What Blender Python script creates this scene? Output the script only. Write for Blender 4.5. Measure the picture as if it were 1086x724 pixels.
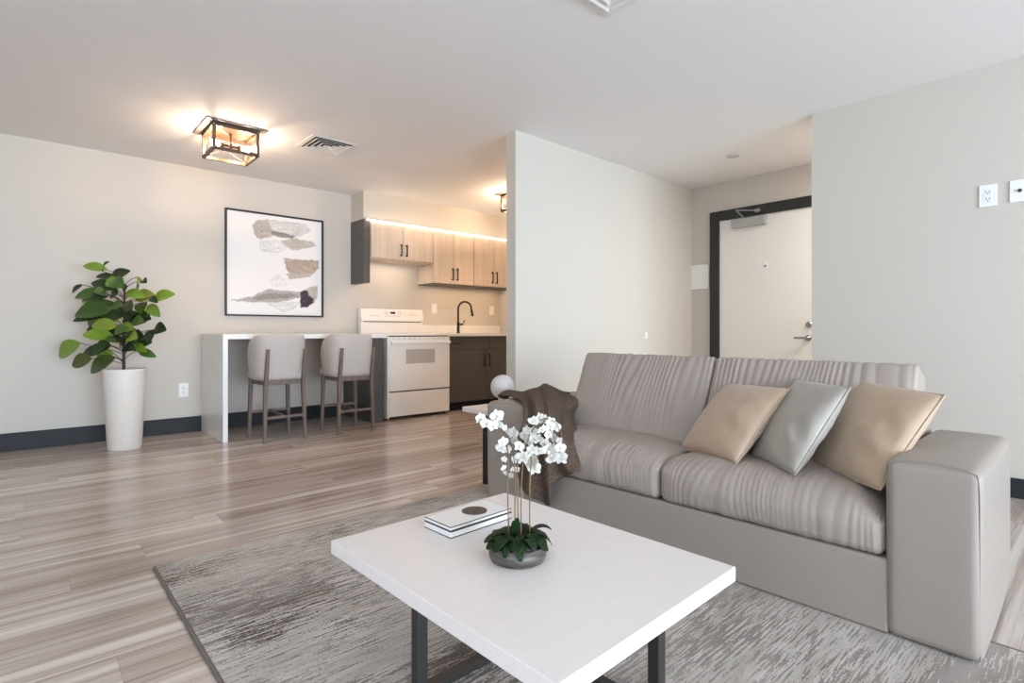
import bpy, bmesh, math, random
from mathutils import Vector, Matrix, noise
random.seed(7)
PI = math.pi
for o in list(bpy.data.objects): bpy.data.objects.remove(o)
S = bpy.context.scene
COL = S.collection
# ------------------------------------------------------------------ camera
cd = bpy.data.cameras.new('camera'); cam = bpy.data.objects.new('camera', cd); COL.objects.link(cam)
cd.sensor_width = 36; cd.lens = 575/1086*36; cd.shift_y = -10.5/1086; cd.clip_start = .05
cam.location = (0, 0, .922); cam.rotation_euler = (PI/2, 0, -math.radians(41.8))
S.camera = cam
# ------------------------------------------------------------------ light and exposure
S.view_settings.view_transform = 'Standard'; S.view_settings.look = 'None'
S.view_settings.exposure = .06; S.view_settings.gamma = 1; S.view_settings.use_curve_mapping = False
W = bpy.data.worlds.new('sky'); S.world = W; W.use_nodes = True
W.node_tree.nodes['Background'].inputs[0].default_value = (.75, .87, 1, 1)
W.node_tree.nodes['Background'].inputs[1].default_value = 1.0
def area(name, loc, rot, sx, sy, power, color):
    l = bpy.data.lights.new(name, 'AREA'); l.shape = 'RECTANGLE'; l.size = sx; l.size_y = sy
    l.energy = power; l.color = color
    o = bpy.data.objects.new(name, l); COL.objects.link(o); o.location = loc; o.rotation_euler = rot
    return o
# daylight through the wide window in the wall behind the camera, plus an added fill at a made-up left window
area('daylight_rear_window', (.6, -5.94, .98), (-PI/2, 0, PI), 5.4, 1.7, 615, (.69, .84, 1.0))
area('side_fill_light', (-2.34, 0, 1.0), (PI/2, 0, -PI/2), 3.4, 1.5, 36, (.69, .84, 1.0))
area('hall_fill_light', (4.74, .75, 2.40), (0, 0, 0), .5, .5, 36, (1.0, .97, .93))   # added unseen fill round the corner, brightens the entry door
# added warm fills without fixtures, under the wall cabinets and under the short cabinet over the range
area('under_cabinet_fill', (4.20, 5.54, 1.478), (0, 0, 0), 1.2, .06, 2.2, (1.0, .68, .42))
area('range_fill_light', (3.15, 5.54, 1.71), (0, 0, 0), .5, .06, 1.4, (1.0, .76, .55))
WARM = (1.0, .72, .46)

# ------------------------------------------------------------------ helpers
def lin(c): return tuple(((v/255)/12.92 if v/255 <= .04045 else ((v/255+.055)/1.055)**2.4) for v in c)
def rgba(c): return (*lin(c), 1)
def newmat(name):
    m = bpy.data.materials.new(name); m.use_nodes = True
    return m, m.node_tree.nodes, m.node_tree.links, m.node_tree.nodes['Principled BSDF']
def mat(name, c, rough=.5, metal=0, bump=0, bscale=200, var=0, vscale=8, stretch=(1, 1, 1), spec=.5, sheen=0):
    m, N, L, b = newmat(name)
    b.inputs['Base Color'].default_value = rgba(c); b.inputs['Roughness'].default_value = rough
    b.inputs['Metallic'].default_value = metal; b.inputs['Specular IOR Level'].default_value = spec
    if sheen: b.inputs['Sheen Weight'].default_value = sheen
    tc = N.new('ShaderNodeTexCoord'); mp = N.new('ShaderNodeMapping'); L.new(tc.outputs['Object'], mp.inputs[0])
    mp.inputs['Scale'].default_value = stretch
    if var:
        n = N.new('ShaderNodeTexNoise'); n.inputs['Scale'].default_value = vscale; n.inputs['Detail'].default_value = 5
        L.new(mp.outputs[0], n.inputs['Vector'])
        r = N.new('ShaderNodeValToRGB'); L.new(n.outputs['Fac'], r.inputs[0])
        r.color_ramp.elements[0].position = .3; r.color_ramp.elements[1].position = .7
        r.color_ramp.elements[0].color = rgba([max(0, v*(1-var)) for v in c])
        r.color_ramp.elements[1].color = rgba([min(255, v*(1+var)) for v in c])
        L.new(r.outputs[0], b.inputs['Base Color'])
    if bump:
        n2 = N.new('ShaderNodeTexNoise'); n2.inputs['Scale'].default_value = bscale; n2.inputs['Detail'].default_value = 3
        L.new(mp.outputs[0], n2.inputs['Vector'])
        bp = N.new('ShaderNodeBump'); bp.inputs['Strength'].default_value = bump; bp.inputs['Distance'].default_value = .004
        L.new(n2.outputs['Fac'], bp.inputs['Height']); L.new(bp.outputs[0], b.inputs['Normal'])
    return m
def emit(name, c, s):
    m, N, L, b = newmat(name)
    b.inputs['Base Color'].default_value = (*c, 1); b.inputs['Emission Color'].default_value = (*c, 1)
    b.inputs['Emission Strength'].default_value = s
    return m
def obj(name, bm, m, parent=None, smooth=False, kind=None):
    me = bpy.data.meshes.new(name); bm.to_mesh(me); bm.free()
    o = bpy.data.objects.new(name, me); COL.objects.link(o)
    for k in (m if isinstance(m, (list, tuple)) else [m]): me.materials.append(k)
    if smooth:
        for p in me.polygons: p.use_smooth = True
    if parent: o.parent = parent
    if kind: o['kind'] = kind
    return o
def thing(name, label, cat, loc=(0, 0, 0), rz=0, group=None):
    o = bpy.data.objects.new(name, None); COL.objects.link(o); o.empty_display_size = .1
    o.location = loc; o.rotation_euler = (0, 0, rz); o['label'] = label; o['category'] = cat
    if group: o['group'] = group
    return o
def copy_tree(o, parent=None):
    c = o.copy(); COL.objects.link(c)
    if parent: c.parent = parent
    for ch in list(o.children): copy_tree(ch, c)
    return c
def box(bm, x0, x1, y0, y1, z0, z1, bev=0, mi=0, seg=2):
    vs = [bm.verts.new((x, y, z)) for x in (x0, x1) for y in (y0, y1) for z in (z0, z1)]
    fs = [(0, 1, 3, 2), (4, 6, 7, 5), (0, 4, 5, 1), (2, 3, 7, 6), (0, 2, 6, 4), (1, 5, 7, 3)]
    faces = [bm.faces.new([vs[i] for i in f]) for f in fs]
    for f in faces: f.material_index = mi
    if bev:
        es = list({e for f in faces for e in f.edges})
        r = bmesh.ops.bevel(bm, geom=es, offset=bev, segments=seg, affect='EDGES', profile=.5)
        for f in r['faces']: f.material_index = mi
    return bm
def B(*a, **k): return box(bmesh.new(), *a, **k)
def tube(bm, pts, rad, n=8, caps=True):
    pts = [Vector(p) for p in pts]; rads = rad if isinstance(rad, (list, tuple)) else [rad]*len(pts)
    rings = []; up = None
    for i, p in enumerate(pts):
        t = (pts[min(i+1, len(pts)-1)]-pts[max(i-1, 0)]).normalized()
        if up is None:
            up = Vector((0, 0, 1)) if abs(t.z) < .9 else Vector((1, 0, 0))
        a = t.cross(up).normalized(); b = a.cross(t).normalized(); up = b
        rings.append([bm.verts.new(p+(a*math.cos(2*PI*k/n)+b*math.sin(2*PI*k/n))*rads[i]) for k in range(n)])
    for r0, r1 in zip(rings, rings[1:]):
        for k in range(n): bm.faces.new((r0[k], r0[(k+1) % n], r1[(k+1) % n], r1[k]))
    if caps:
        bm.faces.new(rings[0][::-1]); bm.faces.new(rings[-1])
    return bm
def smooth_path(pts, k=6):
    pts = [Vector(p) for p in pts]; out = []
    for i in range(len(pts)-1):
        p0 = pts[max(i-1, 0)]; p1 = pts[i]; p2 = pts[i+1]; p3 = pts[min(i+2, len(pts)-1)]
        for j in range(k):
            t = j/k; out.append(.5*((2*p1)+(p2-p0)*t+(2*p0-5*p1+4*p2-p3)*t*t+(3*p1-p0-3*p2+p3)*t**3))
    out.append(pts[-1]); return out
def bar(bm, p, q, w, d, up=(0, 0, 1), w2=None, d2=None):
    """tapering square bar from p to q"""
    p = Vector(p); q = Vector(q); t = (q-p).normalized(); u = Vector(up)
    if abs(t.dot(u)) > .95: u = Vector((0, 1, 0))
    a = t.cross(u).normalized(); b = a.cross(t).normalized()
    w2 = w if w2 is None else w2; d2 = d if d2 is None else d2
    r0 = [bm.verts.new(p+a*x*w/2+b*y*d/2) for x, y in ((-1, -1), (1, -1), (1, 1), (-1, 1))]
    r1 = [bm.verts.new(q+a*x*w2/2+b*y*d2/2) for x, y in ((-1, -1), (1, -1), (1, 1), (-1, 1))]
    for k in range(4): bm.faces.new((r0[k], r0[(k+1) % 4], r1[(k+1) % 4], r1[k]))
    bm.faces.new(r0[::-1]); bm.faces.new(r1)
    return bm
def lathe(bm, prof, n=40, c=(0, 0, 0), cap=True, mi=0):
    rings = [[bm.verts.new((c[0]+r*math.cos(2*PI*k/n), c[1]+r*math.sin(2*PI*k/n), c[2]+z)) for k in range(n)] for r, z in prof]
    for a, b in zip(rings, rings[1:]):
        for k in range(n):
            f = bm.faces.new((a[k], a[(k+1) % n], b[(k+1) % n], b[k])); f.material_index = mi
    if cap:
        bm.faces.new(rings[0][::-1]).material_index = mi; bm.faces.new(rings[-1]).material_index = mi
    return bm
def rbox(bm, size, r, seg, fn=None, c=(0, 0, 0), k=4):
    """rounded box with dense faces; fn(p, n, u) may move each vertex (u in -1..1)"""
    h = [s/2 for s in size]; r = min([r]+[x*.999 for x in h])
    def axis(i):
        L = h[i]-r; a = [-h[i]+r*(j/k) for j in range(k)]
        m = [-L+2*L*j/seg[i] for j in range(seg[i]+1)]
        return a+m+[h[i]-r*(k-1-j)/k for j in range(k)]
    ax = [axis(i) for i in range(3)]; cache = {}
    def vert(i, j, l):
        key = (i, j, l)
        if key in cache: return cache[key]
        p = Vector((ax[0][i], ax[1][j], ax[2][l]))
        q = Vector([max(-h[t]+r, min(h[t]-r, p[t])) for t in range(3)]); d = p-q
        # even spacing round the corner
        d = Vector([math.tan(x/r*PI/4)*r if abs(x) < r*1.001 else x for x in d])
        n = d.normalized() if d.length > 1e-9 else Vector((0, 0, 1))
        p = q+n*r; u = Vector([p[t]/h[t] for t in range(3)])
        if fn: p = fn(p, n, u)
        v = bm.verts.new(p+Vector(c)); cache[key] = v; return v
    nx, ny, nz = (len(a)-1 for a in ax)
    def quad(*ks):
        try: bm.faces.new([vert(*t) for t in ks])
        except ValueError: pass
    for i in range(nx):
        for j in range(ny):
            quad((i, j, 0), (i, j+1, 0), (i+1, j+1, 0), (i+1, j, 0)); quad((i, j, nz), (i+1, j, nz), (i+1, j+1, nz), (i, j+1, nz))
    for i in range(nx):
        for l in range(nz):
            quad((i, 0, l), (i+1, 0, l), (i+1, 0, l+1), (i, 0, l+1)); quad((i, ny, l), (i, ny, l+1), (i+1, ny, l+1), (i+1, ny, l))
    for j in range(ny):
        for l in range(nz):
            quad((0, j, l), (0, j, l+1), (0, j+1, l+1), (0, j+1, l)); quad((nx, j, l), (nx, j+1, l), (nx, j+1, l+1), (nx, j, l+1))
    return bm
def subdiv(o, lv=1):
    md = o.modifiers.new('sub', 'SUBSURF'); md.levels = lv; md.render_levels = lv
def nz(*a): return noise.noise(Vector(a))

# ------------------------------------------------------------------ materials
M = {}
M['wall'] = mat('wall_paint', (204, 197, 187), .55, bump=.05, bscale=300)
M['ceil'] = mat('ceiling_paint', (243, 240, 238), .8, bump=.05, bscale=250)
M['base'] = mat('charcoal_baseboard', (27, 30, 35), .6)
M['white'] = mat('white_paint', (236, 234, 230), .4)
M['plastic'] = mat('white_plastic', (240, 239, 236), .3)
M['slot'] = mat('dark_slot', (45, 44, 43), .6)
M['door'] = mat('door_paint', (238, 234, 228), .45)
M['doorframe'] = mat('black_door_frame', (38, 37, 35), .4)
M['steel'] = mat('brushed_steel', (165, 162, 158), .35, metal=1)
M['alu'] = mat('grey_aluminium', (176, 175, 172), .45, metal=.2)
M['black'] = mat('black_metal', (34, 31, 29), .45, metal=.3)
M['bronze'] = mat('bronze_cage', (96, 74, 56), .4, metal=.4)
M['quartz'] = mat('white_quartz', (240, 238, 234), .25, var=.01, vscale=5)
M['darkcab'] = mat('charcoal_cabinet', (84, 81, 78), .45)
M['enamel'] = mat('white_enamel', (246, 241, 234), .25)
M['ovenglass'] = mat('oven_window', (193, 186, 176), .12)
M['display'] = mat('dark_display', (25, 20, 20), .2)
M['print'] = mat('grey_marking', (188, 181, 172), .4)
M['sofa'] = mat('taupe_upholstery', (154, 143, 134), .5, bump=.08, bscale=900)
M['sofac'] = mat('taupe_cushion', (164, 151, 142), .48, bump=.06, bscale=700)
M['seam'] = mat('sofa_seam', (138, 129, 122), .6)
M['gold'] = mat('champagne_satin', (184, 159, 135), .4, sheen=.3)
M['silver'] = mat('silver_satin', (164, 157, 147), .42, sheen=.3)
M['gold2'] = mat('tan_satin', (184, 159, 133), .38, sheen=.3)
M['stool_fab'] = mat('stool_fabric', (196, 186, 180), .8, bump=.3, bscale=600, sheen=.2)
M['stool_wood'] = mat('stool_wood', (116, 101, 92), .45, var=.08, vscale=6, stretch=(8, 8, 1))
M['pot'] = mat('white_planter', (232, 224, 215), .45)
M['soil'] = mat('dark_soil', (58, 46, 38), .95, bump=1, bscale=80, var=.3, vscale=60)
M['trunk'] = mat('plant_stem', (66, 56, 44), .8, var=.15, vscale=30)
M['tabletop'] = mat('white_table_top', (232, 223, 219), .35, var=.010, vscale=3, stretch=(3, 30, 3))
M['tableleg'] = mat('black_steel_leg', (58, 55, 51), .45, metal=.3)
M['frame'] = mat('black_picture_frame', (30, 26, 25), .4)
M['bookcov'] = mat('white_book_cover', (238, 235, 232), .4)
M['bookpage'] = mat('white_pages', (232, 228, 222), .8, var=.03, vscale=3, stretch=(1, 1, 300))
M['bookline'] = mat('black_book_edge', (40, 37, 36), .5)
M['petal'] = mat('white_petal', (214, 210, 202), .6)
M['bud'] = mat('green_bud', (190, 186, 150), .5)
M['orstem'] = mat('orchid_stem', (112, 92, 60), .55, var=.15, vscale=30)
M['orleaf'] = mat('orchid_leaf', (18, 38, 13), .5, spec=.25, var=.2, vscale=25)
M['moss'] = mat('grey_moss', (104, 98, 88), .95, bump=1, bscale=120, var=.35, vscale=90)
M['globe'] = mat('frosted_globe', (206, 199, 195), .35)
M['bulb'] = emit('warm_bulb', (1.0, .73, .51), 400)
M['bulb_bright'] = emit('warm_bulb_kitchen', (1.0, .72, .48), 620)
M['led'] = emit('warm_led', (1.0, .84, .66), 13)
M['discgrey'] = mat('pale_grey_plastic', (205, 203, 200), .5)
M['plateshaded'] = mat('shaded_grey_plate', (120, 114, 108), .5)  # plate grey, darkened to hold the fixture's shade in its colour
M['dark'] = mat('dark_inside', (28, 27, 26), .9)

def floor_mat():
    m, N, L, b = newmat('wood_look_planks')
    def math_(op, a, c=None):
        n = N.new('ShaderNodeMath'); n.operation = op
        for i, v in enumerate((a, c)):
            if v is None: continue
            if isinstance(v, (int, float)): n.inputs[i].default_value = v
            else: L.new(v, n.inputs[i])
        return n.outputs[0]
    tc = N.new('ShaderNodeTexCoord'); sp = N.new('ShaderNodeSeparateXYZ'); L.new(tc.outputs['Object'], sp.inputs[0])
    X, Y = sp.outputs[0], sp.outputs[1]
    yr = math_('DIVIDE', Y, .19); row = math_('FLOOR', yr); fy = math_('FRACT', yr)
    wn = N.new('ShaderNodeTexWhiteNoise'); wn.noise_dimensions = '1D'; L.new(row, wn.inputs['W'])
    xr = math_('DIVIDE', math_('ADD', X, math_('MULTIPLY', wn.outputs[0], 5.3)), 1.45); pid = math_('FLOOR', xr); fx = math_('FRACT', xr)
    cb = N.new('ShaderNodeCombineXYZ'); L.new(row, cb.inputs[0]); L.new(pid, cb.inputs[1])
    w2 = N.new('ShaderNodeTexWhiteNoise'); w2.noise_dimensions = '2D'; L.new(cb.outputs[0], w2.inputs['Vector'])
    def grain(sx, sy, scale, detail, dist):
        c = N.new('ShaderNodeCombineXYZ')
        L.new(math_('MULTIPLY', X, sx), c.inputs[0]); L.new(math_('MULTIPLY', Y, sy), c.inputs[1]); L.new(math_('MULTIPLY', w2.outputs[0], 37.0), c.inputs[2])
        n = N.new('ShaderNodeTexNoise'); n.inputs['Scale'].default_value = scale; n.inputs['Detail'].default_value = detail; n.inputs['Distortion'].default_value = dist
        L.new(c.outputs[0], n.inputs['Vector']); return n.outputs['Fac']
    g1 = grain(.50, 13, 1.6, 8, .5); g2 = grain(1.8, 85, 1.5, 4, 0); g3 = grain(.24, 8, 1.0, 3, .4)
    t = math_('ADD', math_('MULTIPLY', g1, .70), math_('ADD', math_('MULTIPLY', g2, .30), math_('MULTIPLY', w2.outputs[0], .12)))
    r = N.new('ShaderNodeValToRGB'); L.new(t, r.inputs[0])
    e = r.color_ramp.elements; e[0].position = .34; e[0].color = rgba((130, 112, 103)); e[1].position = .73; e[1].color = rgba((214, 203, 195))
    x = e.new(.52); x.color = rgba((177, 160, 150))
    # pale streaks
    s = N.new('ShaderNodeMapRange'); s.inputs[1].default_value = .585; s.inputs[2].default_value = .63; L.new(g3, s.inputs[0])
    mx = N.new('ShaderNodeMix'); mx.data_type = 'RGBA'; L.new(math_('MULTIPLY', s.outputs[0], .75), mx.inputs[0]); L.new(r.outputs[0], mx.inputs[6]); mx.inputs[7].default_value = rgba((224, 215, 205))
    # seams
    sy = math_('LESS_THAN', fy, .012); sx = math_('LESS_THAN', fx, .0016); sm = math_('MULTIPLY', math_('MAXIMUM', sy, sx), .25)
    m2 = N.new('ShaderNodeMix'); m2.data_type = 'RGBA'; L.new(sm, m2.inputs[0]); L.new(mx.outputs[2], m2.inputs[6]); m2.inputs[7].default_value = rgba((98, 86, 78))
    L.new(m2.outputs[2], b.inputs['Base Color'])
    b.inputs['Roughness'].default_value = .19; b.inputs['Specular IOR Level'].default_value = .6
    bp = N.new('ShaderNodeBump'); bp.inputs['Strength'].default_value = .03; bp.inputs['Distance'].default_value = .002
    L.new(g1, bp.inputs['Height']); L.new(bp.outputs[0], b.inputs['Normal'])
    return m
M['floor'] = floor_mat()

def rug_mat():
    m, N, L, b = newmat('distressed_rug')
    tc = N.new('ShaderNodeTexCoord')
    def nt(sc, detail, seed, rough=.5):
        mp = N.new('ShaderNodeMapping'); mp.inputs['Scale'].default_value = sc; mp.inputs['Location'].default_value = (seed, seed*1.7, 0)
        L.new(tc.outputs['Object'], mp.inputs[0])
        n = N.new('ShaderNodeTexNoise'); n.inputs['Scale'].default_value = 1; n.inputs['Detail'].default_value = detail; n.inputs['Roughness'].default_value = rough
        L.new(mp.outputs[0], n.inputs['Vector']); return n.outputs['Fac']
    def mr(v, a, c, lo=0, hi=1):
        n = N.new('ShaderNodeMapRange'); n.inputs[1].default_value = a; n.inputs[2].default_value = c; n.inputs[3].default_value = lo; n.inputs[4].default_value = hi
        L.new(v, n.inputs[0]); return n.outputs[0]
    def op(o, a, c):
        n = N.new('ShaderNodeMath'); n.operation = o
        for i, v in enumerate((a, c)):
            if isinstance(v, (int, float)): n.inputs[i].default_value = v
            else: L.new(v, n.inputs[i])
        return n.outputs[0]
    streak = nt((9, 140, 1), 3, 3.1, .6); fine = nt((110, 210, 1), 2, 7.7); big = nt((1.3, 3.0, 1), 3, 1.9); med = nt((3.0, 17, 1), 4, 5.2)
    s = op('ADD', op('ADD', streak, op('MULTIPLY', big, .55)), op('ADD', op('MULTIPLY', fine, .42), op('MULTIPLY', med, .40)))
    sx = N.new('ShaderNodeSeparateXYZ'); L.new(tc.outputs['Object'], sx.inputs[0])
    mask = mr(s, 1.185, 1.22)
    base = N.new('ShaderNodeValToRGB'); L.new(med, base.inputs[0])
    base.color_ramp.elements[0].position = .35; base.color_ramp.elements[0].color = rgba((176, 168, 160))
    base.color_ramp.elements[1].position = .62; base.color_ramp.elements[1].color = rgba((204, 196, 189))
    mx = N.new('ShaderNodeMix'); mx.data_type = 'RGBA'; L.new(op('MULTIPLY', mask, op('MULTIPLY', mr(nt((1.6, 2.2, 1), 3, 12.3), .40, .60, .6, 1.0), mr(sx.outputs[0], .3, 1.5, 1.0, .6))), mx.inputs[0]); L.new(base.outputs[0], mx.inputs[6]); mx.inputs[7].default_value = rgba((98, 88, 81))
    L.new(mx.outputs[2], b.inputs['Base Color']); b.inputs['Roughness'].default_value = .95; b.inputs['Specular IOR Level'].default_value = .1
    bp = N.new('ShaderNodeBump'); bp.inputs['Strength'].default_value = .5; bp.inputs['Distance'].default_value = .003
    L.new(fine, bp.inputs['Height']); L.new(bp.outputs[0], b.inputs['Normal'])
    return m
M['rug'] = rug_mat(); M['rugedge'] = mat('rug_binding', (112, 103, 96), .95)
def oak_mat():
    m, N, L, b = newmat('pale_oak')
    tc = N.new('ShaderNodeTexCoord'); mp = N.new('ShaderNodeMapping'); mp.inputs['Scale'].default_value = (22, 22, 1.2); L.new(tc.outputs['Object'], mp.inputs[0])
    n = N.new('ShaderNodeTexNoise'); n.inputs['Scale'].default_value = 1.5; n.inputs['Detail'].default_value = 6; n.inputs['Distortion'].default_value = .3
    L.new(mp.outputs[0], n.inputs['Vector']); r = N.new('ShaderNodeValToRGB'); L.new(n.outputs['Fac'], r.inputs[0])
    r.color_ramp.elements[0].position = .3; r.color_ramp.elements[0].color = rgba((208, 190, 172)); r.color_ramp.elements[1].position = .7; r.color_ramp.elements[1].color = rgba((221, 205, 188))
    L.new(r.outputs[0], b.inputs['Base Color']); b.inputs['Roughness'].default_value = .5
    return m
M['oak'] = oak_mat()
def throw_mat():
    m, N, L, b = newmat('brown_knit')
    tc = N.new('ShaderNodeTexCoord'); n = N.new('ShaderNodeTexVoronoi'); n.inputs['Scale'].default_value = 130; L.new(tc.outputs['Object'], n.inputs['Vector'])
    r = N.new('ShaderNodeValToRGB'); L.new(n.outputs['Distance'], r.inputs[0])
    r.color_ramp.elements[0].color = rgba((116, 98, 86)); r.color_ramp.elements[1].color = rgba((80, 66, 56)); r.color_ramp.elements[1].position = .8
    L.new(r.outputs[0], b.inputs['Base Color']); b.inputs['Roughness'].default_value = .9; b.inputs['Specular IOR Level'].default_value = .15
    bp = N.new('ShaderNodeBump'); bp.invert = True; bp.inputs['Strength'].default_value = .6; bp.inputs['Distance'].default_value = .003
    L.new(n.outputs['Distance'], bp.inputs['Height']); L.new(bp.outputs[0], b.inputs['Normal'])
    return m
M['throw'] = throw_mat()
def leaf_mat():
    m, N, L, b = newmat('rubber_plant_leaf')
    a = N.new('ShaderNodeVertexColor'); a.layer_name = 'tone'; L.new(a.outputs[0], b.inputs['Base Color'])
    b.inputs['Roughness'].default_value = .38
    return m
M['leaf'] = leaf_mat()
def art_mat():
    m, N, L, b = newmat('abstract_print')
    a = N.new('ShaderNodeVertexColor'); a.layer_name = 'ink'; L.new(a.outputs[0], b.inputs['Base Color']); b.inputs['Roughness'].default_value = .6
    return m
M['art'] = art_mat()
def bowl_mat():
    m, N, L, b = newmat('grey_stone_bowl')
    tc = N.new('ShaderNodeTexCoord'); mp = N.new('ShaderNodeMapping'); mp.inputs['Scale'].default_value = (12, 12, 60); L.new(tc.outputs['Object'], mp.inputs[0])
    n = N.new('ShaderNodeTexNoise'); n.inputs['Scale'].default_value = 1.6; n.inputs['Detail'].default_value = 6; n.inputs['Distortion'].default_value = .8; L.new(mp.outputs[0], n.inputs['Vector'])
    r = N.new('ShaderNodeValToRGB'); L.new(n.outputs['Fac'], r.inputs[0])
    r.color_ramp.elements[0].position = .32; r.color_ramp.elements[0].color = rgba((48, 44, 40)); r.color_ramp.elements[1].position = .75; r.color_ramp.elements[1].color = rgba((108, 100, 92))
    L.new(r.outputs[0], b.inputs['Base Color']); b.inputs['Roughness'].default_value = .4
    return m
M['bowl'] = bowl_mat()
def medal_mat():
    m, N, L, b = newmat('book_medallion')
    tc = N.new('ShaderNodeTexCoord'); n = N.new('ShaderNodeTexNoise'); n.inputs['Scale'].default_value = 70; n.inputs['Detail'].default_value = 4; L.new(tc.outputs['Object'], n.inputs['Vector'])
    r = N.new('ShaderNodeValToRGB'); L.new(n.outputs['Fac'], r.inputs[0])
    r.color_ramp.elements[0].position = .45; r.color_ramp.elements[0].color = rgba((28, 27, 26)); r.color_ramp.elements[1].position = .68; r.color_ramp.elements[1].color = rgba((92, 88, 82))
    L.new(r.outputs[0], b.inputs['Base Color']); b.inputs['Roughness'].default_value = .45
    return m
M['medal'] = medal_mat()

# ------------------------------------------------------------------ room shell
H = 2.44
XL, XR, YR, YB = -2.4, 4.09, -6.0, 5.70
XD, YC, YP = 5.275, 1.43, 3.03           # entry-door wall, corner of the right wall, partition face
obj('floor', B(XL-.1, XD+.1, YR-.1, YB+.1, -.1, 0), M['floor'], kind='structure')
obj('ceiling', B(XL-.1, XD+.1, YR-.1, YB+.1, H, H+.1), M['ceil'], kind='structure')
obj('wall_back', B(XL-.1, XD+.1, YB, YB+.1, 0, H), M['wall'], kind='structure')
bm = bmesh.new()                          # rear wall with its window opening, left wall opened for the added window
box(bm, XL-.1, XL, YR-.1, -1.8, 0, H); box(bm, XL-.1, XL, 1.8, YB, 0, H); box(bm, XL-.1, XL, -1.8, 1.8, 0, .2); box(bm, XL-.1, XL, -1.8, 1.8, 1.8, H)
obj('wall_left', bm, M['wall'], kind='structure')
bm = bmesh.new()
box(bm, XL, -2.2, YR-.1, YR, 0, H); box(bm, 3.4, XR+.1, YR-.1, YR, 0, H); box(bm, -2.2, 3.4, YR-.1, YR, 0, .1); box(bm, -2.2, 3.4, YR-.1, YR, 1.9, H)
obj('wall_rear', bm, M['wall'], kind='structure')
bm = B(XR, XR+.1, YR-.1, YC, 0, H); box(bm, XR+.1, XD, -.1, 0, 0, H)
obj('wall_right', bm, M['wall'], kind='structure')
obj('wall_entry', B(XD, XD+.1, -.1, YP+.1, 0, H), M['wall'], kind='structure')
obj('wall_partition', B(2.745, XD, YP, YP+.105, 0, H), M['wall'], kind='structure')
obj('wall_kitchen', B(4.86, 4.96, YP+.105, YB, 0, H), M['wall'], kind='structure')
obj('trim_1', B(2.69, 4.86, 5.40, YB, 2.135, H), M['wall'], kind='structure')   # soffit above the wall cabinets
bm = B(XL, 1.208, YB-.014, YB, 0, .14, .003); box(bm, 1.25, 2.59, YB-.014, YB, 0, .14, .003)
obj('baseboard_back', bm, M['base'], kind='structure')
bm = B(XR-.014, XR, YR, YC, 0, .11, .003); box(bm, XR-.014, XR+.1, YC, YC+.014, 0, .11)
obj('baseboard_right', bm, M['base'], kind='structure')
bm = B(2.745, XD, YP-.014, YP, 0, .11, .003); box(bm, 2.731, 2.745, YP-.014, YP+.105, 0, .11)
obj('baseboard_partition', bm, M['base'], kind='structure')
obj('baseboard_entry', B(XD-.014, XD, 2.82, YP-.014, 0, .11), M['base'], kind='structure')
def window(name, x0, x1, y0, y1, z0, z1, nm):
    alongx = (x1-x0) > (y1-y0); t = .05; bm = bmesh.new()
    def seg(a, b, c, d):
        if alongx: box(bm, a, b, y0, y1, c, d)
        else: box(bm, x0, x1, a, b, c, d)
    a0, a1 = (x0, x1) if alongx else (y0, y1)
    seg(a0, a1, z0, z0+t); seg(a0, a1, z1-t, z1)
    for i in range(nm+1):
        a = a0+(a1-a0-t)*i/nm; seg(a, a+t, z0+t, z1-t)
    o = obj(name, bm, M['white'], kind='structure')
    g = bmesh.new()
    if alongx: box(g, x0+t, x1-t, (y0+y1)/2-.003, (y0+y1)/2+.003, z0+t, z1-t)
    else: box(g, (x0+x1)/2-.003, (x0+x1)/2+.003, y0+t, y1-t, z0+t, z1-t)
    m = bpy.data.materials.get('window_glass')
    if not m:
        m, N, L, b = newmat('window_glass'); b.inputs['Transmission Weight'].default_value = 1; b.inputs['Roughness'].default_value = 0; b.inputs['IOR'].default_value = 1.05
    obj('pane', g, m, o)
window('window_1', -2.2, 3.4, YR-.09, YR-.02, .1, 1.9, 5)
window('added_window', XL-.09, XL-.02, -1.8, 1.8, .2, 1.8, 3)  # added left window, out of view, goes with the side fill

# ------------------------------------------------------------------ entry door (structure)
dr = bpy.data.objects.new('door_1', None); COL.objects.link(dr); dr.location = (XD, 2.3, 0); dr['kind'] = 'structure'
Yd = lambda y: y-2.3
bm = B(-.03, 0, Yd(2.71), Yd(2.81), 0, 2.145, .004); box(bm, -.03, 0, Yd(1.77), Yd(1.67), 0, 2.145); box(bm, -.03, 0, Yd(1.77), Yd(2.71), 2.045, 2.145)
obj('door_frame', bm, M['doorframe'], dr)
lf = obj('door_leaf', B(-.012, 0, Yd(1.77), Yd(2.71), .01, 2.045), M['door'], dr)
bm = bmesh.new(); lathe(bm, [(.026, 0), (.026, .012), (.012, .016), (.012, .05)], 20)
bmesh.ops.rotate(bm, verts=bm.verts, matrix=Matrix.Rotation(-PI/2, 3, 'Y'))
bmesh.ops.translate(bm, verts=bm.verts, vec=(-.012, Yd(1.865), .865)); box(bm, -.072, -.054, Yd(1.855), Yd(1.975), .855, .875, .006)
obj('door_handle', bm, M['steel'], lf, True)
bm = bmesh.new(); lathe(bm, [(.027, 0), (.027, .012), (.02, .018)], 20); bmesh.ops.rotate(bm, verts=bm.verts, matrix=Matrix.Rotation(-PI/2, 3, 'Y'))
bmesh.ops.translate(bm, verts=bm.verts, vec=(-.012, Yd(1.86), .985)); obj('deadbolt', bm, M['steel'], lf)
bm = B(-.016, -.012, Yd(2.228), Yd(2.272), 1.515, 1.59, .002); obj('peephole_plate', bm, M['plastic'], lf)
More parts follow.
